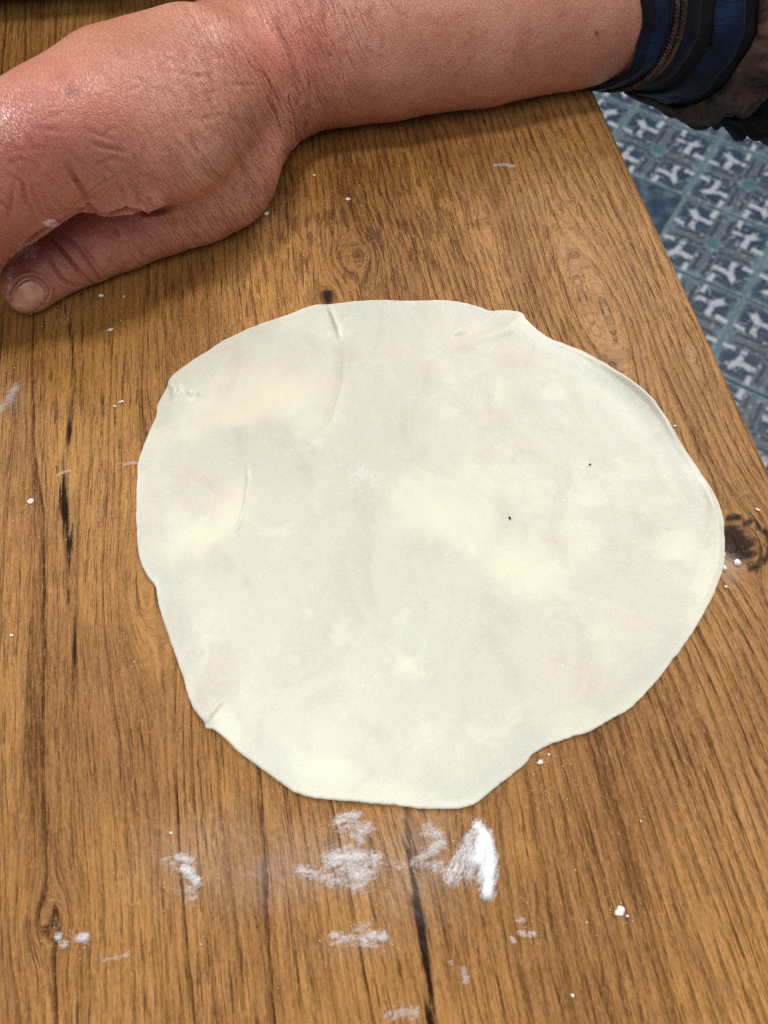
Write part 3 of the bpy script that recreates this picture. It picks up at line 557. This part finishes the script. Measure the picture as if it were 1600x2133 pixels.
def surface_nets(F):
    nx, ny, nz = F.shape; S = F < 0
    c = [(i, j, k) for i in (0, 1) for j in (0, 1) for k in (0, 1)]
    sub = lambda A, o: A[o[0]:nx-1+o[0], o[1]:ny-1+o[1], o[2]:nz-1+o[2]]
    cnt = sum(sub(S, o).astype(np.int8) for o in c); act = (cnt > 0) & (cnt < 8)
    ci = np.argwhere(act); ids = np.full(act.shape, -1, np.int64); ids[act] = np.arange(len(ci))
    pos = np.zeros((len(ci), 3)); n = np.zeros(len(ci)); fv = {o: F[ci[:, 0]+o[0], ci[:, 1]+o[1], ci[:, 2]+o[2]].astype(float) for o in c}
    for a in c:
        for ax in range(3):
            if a[ax] == 1: continue
            b = list(a); b[ax] = 1; b = tuple(b); fa, fb = fv[a], fv[b]; m = (fa < 0) != (fb < 0)
            t = np.where(m, fa/np.where(m, fa-fb, 1), 0); p = np.array(a, float)[None]+(np.eye(3)[ax])[None]*t[:, None]
            pos += np.where(m[:, None], p, 0); n += m
    V = (ci+pos/n[:, None]); quads = []
    for ax in range(3):
        u, v = (ax+1) % 3, (ax+2) % 3
        sl0 = [slice(None)]*3; sl1 = [slice(None)]*3; sl0[ax] = slice(0, -1); sl1[ax] = slice(1, None)
        ch = S[tuple(sl0)] != S[tuple(sl1)]; e = np.argwhere(ch); e = e[(e[:, u] > 0) & (e[:, v] > 0) & (e[:, u] < F.shape[u]-1) & (e[:, v] < F.shape[v]-1)]
        inside = S[e[:, 0], e[:, 1], e[:, 2]]
        def cell(du, dv): q = e.copy(); q[:, u] -= du; q[:, v] -= dv; return ids[q[:, 0], q[:, 1], q[:, 2]]
        q = np.stack([cell(1, 1), cell(0, 1), cell(0, 0), cell(1, 0)], -1); q = np.where(inside[:, None], q, q[:, ::-1]); quads.append(q)
    Q = np.concatenate(quads); Q = Q[(Q >= 0).all(1)]; return V, Q
SV, SQ = surface_nets(Fm)
SV = lo+SV*RES
tmp = fast_mesh('arm_base', SV, SQ); tmpo = bpy.data.objects.new('arm_base', tmp); C.objects.link(tmpo)
md = tmpo.modifiers.new('s', 'SMOOTH'); md.factor = .5; md.iterations = 3
md = tmpo.modifiers.new('d', 'SUBSURF'); md.levels = 1; md.render_levels = 1
dg = bpy.context.evaluated_depsgraph_get(); arm_me = bpy.data.meshes.new_from_object(tmpo.evaluated_get(dg)); bpy.data.objects.remove(tmpo)
nV = len(arm_me.vertices); P = np.empty(nV*3, np.float32); arm_me.vertices.foreach_get('co', P); P = P.reshape(-1, 3).astype(float)
def normals():
    N = np.empty(nV*3, np.float32); arm_me.vertex_normals.foreach_get('vector', N); return N.reshape(-1, 3).astype(float)
N = normals()
def bvh_of(me): return BVHTree.FromPolygons([v.co for v in me.vertices], [p.vertices for p in me.polygons])
BV = bvh_of(arm_me)
def hit(px, py):
    d = Vector(ray(px, py)).normalized(); l, n, i, dd = BV.ray_cast(Vector(O), d); return (np.array(l), np.array(n)) if l else (None, None)
def resample(pts, step):
    pts = np.array(pts, float); out = []
    for a, b in zip(pts[:-1], pts[1:]):
        n = max(2, int(np.linalg.norm(b-a)/step)); out += [a+(b-a)*t for t in np.linspace(0, 1, n, endpoint=False)]
    return np.array(out+[pts[-1]])
disp = np.zeros(nV); crease_shade = np.zeros(nV)
facing = ((P-O)*N).sum(1) < 0
def crease(pts, dep, wid, bulge=.3, fade=True):
    wid = max(.00055, wid*.62); dep *= .95
    q = resample(pts, 4); hp = [(hit(x, y)[0], t) for (x, y), t in zip(q, np.linspace(0, 1, len(q)))]; hp = [(h, t) for h, t in hp if h is not None]
    if len(hp) < 2: return
    L = np.array([h for h, t in hp]); ts = np.array([t for h, t in hp])
    m = np.where(facing & np.all((P > L.min(0)-4*wid) & (P < L.max(0)+4*wid), axis=1))[0]
    if not len(m): return
    best = np.full(len(m), 1e9); bt = np.zeros(len(m)); Q = P[m]
    for i in range(len(L)-1):
        a, b = L[i], L[i+1]; ab = b-a; bb = ab@ab
        if bb > 4e-5 or bb < 1e-14: continue
        h = np.clip(((Q-a)@ab)/bb, 0, 1); d = np.linalg.norm(Q-a-h[:, None]*ab, axis=1); k = d < best; best[k] = d[k]; bt[k] = ts[i]
    win = np.sin(np.clip(bt, .03, .97)*math.pi)**.5 if fade else np.ones(len(m))
    disp[m] += win*dep*(-np.exp(-(best/wid)**2)+bulge*np.exp(-((best-2.0*wid)/wid)**2)); crease_shade[m] = np.maximum(crease_shade[m], win*min(1, dep/.0012)*np.exp(-(best/(wid*1.1))**2))
# wrist fold and the finer folds next to it
crease([(616, 312), (615, 285), (609, 240), (600, 205)], .0026, .0013, .45)
crease([(596, 262), (582, 215), (560, 172), (535, 130), (505, 85), (480, 50)], .0005, .0010)
crease([(628, 210), (622, 170), (605, 120), (585, 75), (565, 30)], .0006, .0011)
crease([(560, 215), (540, 165), (515, 120), (490, 80)], .0005, .0010); crease([(590, 290), (575, 240), (555, 205)], .0006, .0010)
crease([(650, 240), (646, 190), (640, 150)], .0004, .0010); crease([(520, 160), (500, 120), (470, 75)], .0004, .0009)
# fold between the fist and the thumb
crease([(-20, 562), (0, 548), (45, 514), (85, 482), (130, 456), (178, 430)], .0022, .0016, .2, False)
crease([(140, 345), (158, 375), (172, 398), (180, 412), (186, 428)], .0013, .0010, .35)
crease([(182, 428), (196, 443), (225, 446), (245, 440), (262, 436), (300, 441), (340, 439), (370, 430)], .0028, .0014, .35)
crease([(262, 438), (260, 420), (254, 395), (244, 370)], .0006, .0009); crease([(292, 436), (286, 405), (276, 380)], .0006, .0009)
crease([(225, 465), (238, 478), (246, 492)], .0009, .0010); crease([(315, 440), (312, 415)], .0004, .0008)
crease([(180, 410), (200, 390), (232, 372), (250, 365)], .0005, .0009); crease([(215, 355), (222, 385)], .0004, .0008); crease([(190, 300), (245, 312), (262, 318)], .0004, .0007)
crease([(182, 270), (215, 285), (240, 292)], .0003, .0007); crease([(200, 345), (235, 330), (260, 338)], .0003, .0007)
# thumb creases
crease([(98, 486), (125, 517), (150, 547), (175, 575), (194, 592)], 0.0017, .0008); crease([(130, 482), (155, 507), (180, 540), (200, 570), (214, 588)], 0.0014, .0008)
crease([(98, 530), (112, 556), (128, 580), (160, 600)], 0.0014, .0008); crease([(92, 560), (104, 590), (120, 608)], .0004, .0007)
crease([(115, 500), (140, 535), (165, 572), (182, 592)], 0.0008, .0006); crease([(160, 500), (185, 530), (205, 560)], 0.0007, .0006)
crease([(245, 500), (250, 530), (262, 560)], .0003, .0009); crease([(290, 480), (320, 500), (345, 490)], .0003, .0009)
# index lines and knuckle
for pts in [[(45, 372), (52, 410), (75, 470)], [(60, 370), (72, 410), (98, 462)], [(82, 385), (100, 430), (122, 452)], [(30, 380), (22, 430), (10, 470)], [(105, 400), (120, 425), (140, 440)], [(0, 420), (20, 440)], [(20, 365), (48, 385), (60, 430)]]: crease(pts, .0005, .0008)
for i in range(9): crease([(2+i*6, 300-6*i+30*(i % 3)), (30+i*8, 340-4*i+20*(i % 2)), (50+i*4, 372)], .00022, .0006)
rr_ = random.Random(5)
for i in range(46):                                            # short criss-cross skin lines on the back of the hand
    x, y = rr_.uniform(70, 520), rr_.uniform(70, 370); a = rr_.choice([1.25, 1.4, 1.55, .25, -.3, .9])+rr_.uniform(-.25, .25); l = rr_.uniform(14, 40)
    crease([(x-l*math.cos(a), y-l*math.sin(a)), (x+rr_.uniform(-4, 4), y), (x+l*math.cos(a), y+l*math.sin(a))], rr_.uniform(.00012, .00024), .0006)
# nail bed: flesh drawn in round the nail
NAIL = [(23,617),(31,597),(46,582),(66,577),(87,585),(100,603),(95,622),(78,642),(56,660),(37,663),(25,645)]
crease(NAIL[:7], .0015, .0009, .7, False)
lump = .0003*fbm(P[:, 0]*40+P[:, 2]*31, P[:, 1]*40-P[:, 2]*17, 61, 3)
P2 = P+N*(disp+lump)[:, None]; P2[:, 2] = np.maximum(P2[:, 2], .0002)
arm_me.vertices.foreach_set('co', P2.astype(np.float32).ravel()); arm_me.update()
apx, apy = project(P2)
# colour fields: redness, bruise, brown freckled patch, purple thumb tip with painted shade under the fingers, pale
def blob(x, y, sx, sy): return np.exp(-((apx-x)/sx)**2-((apy-y)/sy)**2)
pinkf = .60*blob(150, 330, 200, 180)+.60*blob(40, 300, 90, 150)+.65*blob(620, 90, 90, 130)+.4*blob(240, 500, 160, 70)+.35*blob(450, 120, 120, 80)
brown = .8*blob(215, 75, 120, 35)+.55*blob(330, 60, 110, 40)+.4*blob(260, 415, 60, 30)+.35*blob(800, 240, 400, 40)
purp = 1.0*blob(152, 190, 20, 14)+.5*blob(128, 158, 14, 8)+1.0*blob(90, 520, 80, 50)+.8*blob(30, 590, 40, 60)+.35*blob(190, 300, 80, 60)+.5*blob(210, 470, 90, 30)
dryf = 1.0*blob(55, 525, 45, 35)+1.0*blob(20, 590, 16, 50)+1.8*blob(105, 464, 18, 10)+.5*blob(137, 426, 10, 6)+.35*blob(85, 500, 40, 20)
wristf = np.exp(-((apx+.42*(apy-290)-590)/95)**2)*1.0+.55*np.exp(-((apx+.3*(apy-290)-430)/180)**2)
shine = 1.25*blob(15, 270, 60, 85)+.4*blob(60, 330, 50, 40)
mole = np.exp(-((apx-1243)/4.5)**2-((apy-69)/5.5)**2)
sx_ = P[:, 0]*1.0-.0*P[:, 1]+.38*(P[:, 1]+P[:, 2]*.8)
attr(arm_me, 'skin_a', np.stack([pinkf, brown, purp], -1)); attr(arm_me, 'skin_b', np.stack([dryf, wristf, mole], -1)); attr(arm_me, 'skin_c', np.stack([sx_, P[:, 1]*.7+P[:, 2]*.7, crease_shade], -1))
def make_skin():
    T = NT('skin'); a = T.sep(T.attr('skin_a', True)); b = T.sep(T.attr('skin_b', True)); sc = T.sep(T.attr('skin_c', True)); ob = T.obj()
    n1 = T.noise(ob, 45, 4, .6); n2 = T.noise(ob, 260, 4, .65); n3 = T.noise(ob, 1100, 3, .6)
    lines = T.noise(T.comb(T.math('MULTIPLY', sc[0], 520.0), T.math('MULTIPLY', sc[1], 62.0), 2.0), 1.0, 2, .6, .5)
    ln = T.ramp(T.math('ABSOLUTE', T.math('SUBTRACT', lines, .5)), .0, .040, 1, 0)
    lin2 = T.noise(T.comb(T.math('MULTIPLY', T.math('ADD', sc[0], T.math('MULTIPLY', sc[1], .9)), 420.0), T.math('MULTIPLY', sc[1], 110.0), 12.0), 1.0, 2, .6, .8)
    ln2 = T.math('MULTIPLY', T.ramp(T.math('ABSOLUTE', T.math('SUBTRACT', lin2, .5)), .0, .035, 1, 0), T.ramp(n2, .42, .58, .2, 1.0))
    dia = T.voro(T.comb(T.math('MULTIPLY', sc[0], 1250.0), T.math('MULTIPLY', sc[1], 620.0), T.math('MULTIPLY', T.sep(ob)[2], 300.0)), 1.0, 'DISTANCE_TO_EDGE')
    dl = T.ramp(dia, .0, .16, 1, 0)
    c = T.mix(T.ramp(n1, .3, .7), srgb(194, 131, 108), srgb(208, 149, 127))
    c = T.mix(T.math('MULTIPLY', a[0], .85, clamp=True), c, srgb(192, 106, 93))
    c = T.mix(T.math('MULTIPLY', a[1], .6, clamp=True), c, srgb(168, 110, 78))
    c = T.mix(T.math('MULTIPLY', T.ramp(n2, .48, .72), .42), c, srgb(184, 98, 78))
    c = T.mix(T.math('MULTIPLY', T.ramp(n3, .5, .8), .22), c, srgb(228, 172, 148))
    fk = T.ramp(T.voro(ob, 210), .06, .20, 1, 0); fk = T.math('MULTIPLY', fk, T.ramp(T.noise(ob, 120, 2), .50, .62)); c = T.mix(T.math('MULTIPLY', fk, .38), c, srgb(142, 80, 58))
    c = T.mix(T.math('MULTIPLY', a[2], T.ramp(n1, .2, .7, .55, .85), clamp=True), c, srgb(146, 84, 88))
    lw = T.math('MULTIPLY', ln, T.ramp(b[1], .0, .9, .08, .58)); c = T.mix(lw, c, srgb(142, 74, 58))
    c = T.mix(T.math('MULTIPLY', dl, .22), c, srgb(140, 76, 60))
    l2 = T.math('MULTIPLY', ln2, T.ramp(b[1], .0, .5, .10, .40)); c = T.mix(l2, c, srgb(156, 82, 64))
    c = T.mix(T.math('MULTIPLY', sc[2], .40, clamp=True), c, srgb(118, 50, 42))  # shade in the folds, painted into the skin colour
    c = T.mix(T.math('MULTIPLY', b[2], .9, clamp=True), c, srgb(84, 40, 32))
    flake = T.ramp(T.math('ADD', b[0], T.math('MULTIPLY', T.math('SUBTRACT', T.noise(ob, 900, 4, .75, .8), .5), 2.0)), .75, 1.25); flake = T.math('MULTIPLY', flake, T.ramp(b[0], .1, .5))
    c = T.mix(T.math('MULTIPLY', flake, .62), c, srgb(232, 214, 210))
    h = T.math('SUBTRACT', T.math('ADD', T.math('MULTIPLY', n2, .5), T.math('MULTIPLY', n3, .25)), T.math('ADD', T.math('ADD', lw, l2), T.math('MULTIPLY', dl, .25)))
    return T.set(Base_Color=c, Roughness=T.math('SUBTRACT', T.ramp(n2, .3, .7, .34, .48, False), T.math('MULTIPLY', T.attr('shine'), .14)), Normal=T.bump(h, .62, .0006), Specular_IOR_Level=T.math('ADD', .45, T.math('MULTIPLY', T.attr('shine'), .4)), Subsurface_Weight=.16, Subsurface_Radius=(1.0, .35, .2), Subsurface_Scale=.004)
skin = make_skin(); arm_me.materials.clear()
person = tag(empty('person', (float(A1[4][0][0]), float(A1[4][0][1]), 0)), 'person reaching over the table with bare forearm and loosely closed hand, dark sleeve pushed up', 'person')
off = np.array(person.location)
arm_me.transform(__import__('mathutils').Matrix.Translation(-Vector(off)))
attr(arm_me, 'shine', shine)
arm = link('arm_and_hand', arm_me, skin, person)
BV = BVHTree.FromPolygons([v.co+Vector(off) for v in arm_me.vertices], [p.vertices for p in arm_me.polygons])
# --- thumb nail, a domed plate on the thumb tip
npx = closed_spline(NAIL, 48); nc = npx.mean(0); rings = np.linspace(0, 1, 12)[1:]
pts = [nc]+[nc+(q-nc)*r_ for r_ in rings for q in npx]; H3 = []; NN = []
for x, y in pts:
    h, n = hit(x, y); H3.append(h if h is not None else H3[-1]); NN.append(n if n is not None else NN[-1])
H3 = np.array(H3); n0 = np.mean(NN, 0); n0 /= np.linalg.norm(n0)
rr = np.array([0]+[r_ for r_ in rings for q in npx])
c0 = H3.mean(0); t1 = np.cross(n0, [0, 0, 1.]); t1 /= np.linalg.norm(t1); t2 = np.cross(n0, t1)
a_ = (H3-c0)@t1; b_ = (H3-c0)@t2; z_ = (H3-c0)@n0; M_ = np.stack([np.ones_like(a_), a_, b_, a_*a_, a_*b_, b_*b_], -1); co = np.linalg.lstsq(M_, z_, rcond=None)[0]
zz = M_@co; NV = c0+np.outer(a_, t1)+np.outer(b_, t2)+np.outer(.35*z_+.65*zz+.0009*(1-.75*rr**4), n0)
nf = [(0, 1+i, 1+(i+1) % 48) for i in range(48)]+[(1+r_*48+i, 1+(r_+1)*48+i, 1+(r_+1)*48+(i+1) % 48, 1+r_*48+(i+1) % 48) for r_ in range(10) for i in range(48)]
rim = NV[-48:]-n0*.0016; NV = np.concatenate([NV, rim]); b0 = 1+10*48; b1 = 1+11*48
nf += [(b0+i, b1+i, b1+(i+1) % 48, b0+(i+1) % 48) for i in range(48)]
T = NT('thumb_nail'); ob = T.obj()
nail = mesh_obj('thumb_nail', NV-off, nf, T.set(Base_Color=T.mix(T.ramp(T.noise(ob, 240, 3), .35, .7), srgb(188, 136, 108), srgb(212, 164, 142)), Roughness=.32, Subsurface_Weight=.2, Subsurface_Scale=.002, Normal=T.bump(T.noise(ob, 700, 3), .2, .0003)), person)
nail.parent = person
# free edge of the nail, yellowish
fe = []
for x, y in resample([(27, 640), (30, 652), (38, 661), (54, 660), (64, 651)], 3): 
    d2 = np.hypot(npx[:, 0]-x, npx[:, 1]-y); fe.append(1+10*48+int(d2.argmin()))
fe = list(dict.fromkeys(fe)); fv = []; ff = []
for i in fe: fv += [NV[i]-off+n0*.0003+(NV[i]-c0)*.03, NV[i-48]-off+n0*.00035]
ff = [(2*i, 2*i+2, 2*i+3, 2*i+1) for i in range(len(fe)-1)]
T = NT('nail_free_edge'); mesh_obj('nail_edge', fv, ff, T.set(Base_Color=T.mix(T.noise(T.obj(), 600, 2), srgb(190, 140, 80), srgb(214, 170, 112)), Roughness=.4), nail)
# --- fine arm hair
hv = []; hf = []
hr = random.Random(11)
for i in range(420):
    x = hr.uniform(560, 1325) if i < 380 else hr.uniform(330, 560); y = hr.uniform(-10, 235)
    p, n = hit(x, y)
    if p is None or p[2] < .01: continue
    d = np.array([-.75+hr.uniform(-.5, .5), -.5+hr.uniform(-.6, .6), -.4]); d -= n*(d@n); d /= np.linalg.norm(d); L = hr.uniform(.0025, .006); s = np.cross(n, d)
    cv = hr.uniform(-.5, .5); prev = None
    for k in range(5):
        t = k/4; q = p+n*(.0001+.0010*math.sin(t*2.4))+d*L*t+s*cv*L*t*t; wd = .000026*(1-.7*t); b = len(hv); hv += [q-s*wd-off, q+s*wd-off, q+n*wd*1.4-off]
        if prev is not None: hf += [(prev, prev+1, b+1, b), (prev+1, prev+2, b+2, b+1), (prev+2, prev, b, b+2)]
        prev = b
T = NT('arm_hair'); tag(mesh_obj('arm_hair', hv, hf, T.set(Base_Color=T.mix(T.noise(T.obj(), 200), srgb(84, 50, 36), srgb(116, 72, 54)), Roughness=.5), person), kind='stuff')

# --- sleeve: rings round the upper forearm, tilted like the pushed-up cuff
sa, sr = circ(1200, 5, 186); sb, _ = circ(1700, -90, 185); sr *= 1.06
ax = (sb-sa); ax /= np.linalg.norm(ax)
def tube(name, t0_, t1_, f0, f1, mat, nt=16, na=160, ruffle=0.0, rf=18, par=None, thick=.0012, tilt=None, seed=0):
    V = []; n1 = np.cross(ax, [0, 0, 1.]); n1 /= np.linalg.norm(n1); n2 = np.cross(n1, ax)
    for side in (0, 1):
        for i in range(nt):
            s_ = i/(nt-1); t = t0_+(t1_-t0_)*s_; rad_ = (f0+(f1-f0)*s_)*sr
            for j in range(na):
                th = 2*math.pi*j/na; cx, cz = math.cos(th), math.sin(th)
                k = rad_+ruffle*(mnoise.noise(Vector((cx*rf*.16, cz*rf*.16, seed+s_*1.2)))*1.3+mnoise.noise(Vector((cx*rf*.4, cz*rf*.4, seed+s_*2)))*.6)*(.4+s_)+.0026*mnoise.noise(Vector((t*55, cx*2.2, cz*2.2)))-side*thick
                k *= 1+9.0*max(0.0, t-.014)*(.5-.5*cz)    # the cloth hangs away below the arm
                sh = max(.015*cx, -.008)+.0022*mnoise.noise(Vector((cx*3, cz*3, t*20)))*min(1, max(0, t)*40)   # ring planes lean: the side by the table reaches further down the arm
                p = sa+ax*(t+sh+.0012*mnoise.noise(Vector((th*2.5, t*60, seed+3))))+n1*k*cx+n2*k*cz
                V.append(p-off)
    fc = []; o1 = nt*na
    for i in range(nt-1):
        for j in range(na):
            j2 = (j+1) % na; a, b, c, d = i*na+j, (i+1)*na+j, (i+1)*na+j2, i*na+j2
            fc += [(a, d, c, b), (o1+a, o1+b, o1+c, o1+d)]
    for j in range(na):
        j2 = (j+1) % na; fc += [(j, o1+j, o1+j2, j2), ((nt-1)*na+j, (nt-1)*na+j2, o1+(nt-1)*na+j2, o1+(nt-1)*na+j)]
    return mesh_obj(name, V, fc, mat, par)
def cloth(name, c1, c2, sc_=500, bumpd=.0005, rough=.85, aniso=None):
    T = NT(name); ob = T.obj(); v_ = ob
    if aniso: v_ = T.vmath('MULTIPLY', ob, aniso)
    n = T.noise(v_, sc_, 3, .6); n4 = T.noise(ob, 60, 3)
    return T.set(Base_Color=T.mix(T.ramp(T.math('ADD', n, T.math('SUBTRACT', n4, .5)), .35, .7), c1, c2), Roughness=rough, Normal=T.bump(n, .6, bumpd), Specular_IOR_Level=.2, Sheen_Weight=.05)
navy = cloth('navy_cloth', srgb(10, 12, 24), srgb(18, 24, 44)); blue = cloth('blue_ribbed', srgb(5, 16, 36), srgb(10, 36, 74), 260, .0006, .6, (1, 6, 6)); brownm = cloth('brown_braid', srgb(52, 36, 31), srgb(104, 76, 62), 620, .0012); black = cloth('black_cloth', srgb(10, 9, 13), srgb(24, 18, 24)); lace = cloth('brown_lace', srgb(44, 32, 30), srgb(90, 66, 58), 420, .0006)
sleeve = tube('sleeve', .010, .26, 1.04, 1.9, black, 30, par=person, seed=1)
tube('cuff_band', -.004, .018, 1.0, 1.08, navy, 8, par=sleeve, seed=2)
tube('blue_ribbon', -.0001, .0048, 1.03, 1.05, blue, 6, par=sleeve, seed=2)
# braid: a row of plaited stitches along the cuff
n1 = np.cross(ax, [0, 0, 1.]); n1 /= np.linalg.norm(n1); n2 = np.cross(n1, ax)
bmv = bmesh.new(); NB = 150
for j in range(NB*2):
    th = math.pi*j/NB; cx, cz = math.cos(th), math.sin(th); k = sr*1.07; t = .0095+(.0014 if j % 2 else -.0014); p = sa+ax*(t+max(.015*cx, -.008))+n1*k*cx+n2*k*cz-off
    r = bmesh.ops.create_icosphere(bmv, subdivisions=1, radius=.0013)['verts']
    for q in r:
        l_ = q.co.copy(); tg = -n1*cz+n2*cx; d_ = tg*(1 if j % 2 else 1)+ax*(.7 if j % 2 else -.7); q.co = Vector(p+d_*l_.x*1.1+(n1*cx+n2*cz)*l_.y*.7+np.cross(d_, n1*cx+n2*cz)*l_.z*.5)
mb = bpy.data.meshes.new('braid_trim'); bmv.to_mesh(mb); bmv.free(); link('braid_trim', mb, brownm, sleeve)
tube('blue_panel', .023, .033, 1.135, 1.17, blue, 8, par=sleeve, seed=4, ruffle=.0010, rf=23)
tube('lace_trim', .038, .056, 1.215, 1.29, lace, 12, par=sleeve, ruffle=.0026, rf=26, seed=5, na=260)
tube('lower_frill', .060, .072, 1.29, 1.35, lace, 8, par=sleeve, ruffle=.0036, rf=31, seed=6, na=260).data.materials[0] = black

# ================================================================== DARK OBJECT at the far left, height added to shade the wood
dark_pos = np.array([-.150, .318, 0])
bm = bmesh.new(); bmesh.ops.create_icosphere(bm, subdivisions=5, radius=1)
for v_ in bm.verts:
    c_ = v_.co; q = Vector((math.copysign(abs(c_.x)**.6, c_.x)*.16, math.copysign(abs(c_.y)**.6, c_.y)*.045, math.copysign(abs(c_.z)**.6, c_.z)*.075+.075))
    k = 1+.05*mnoise.noise(q*30)+.03*mnoise.noise(q*70); v_.co = Vector((q.x*k, q.y*k, q.z))
for f_ in bm.faces: f_.smooth = True
mb = bpy.data.meshes.new('dark_object'); bm.to_mesh(mb); bm.free(); mb.materials.append(navy)
dark_obj = bpy.data.objects.new('dark_object', mb); C.objects.link(dark_obj); dark_obj.location = (dark_pos[0], dark_pos[1]+.052, .001); dark_obj.rotation_euler.z = .14
tag(dark_obj, 'dark navy object in the top left corner behind the hand, built tall for shade', 'cloth')

scene.render.resolution_x = 768; scene.render.resolution_y = 1024
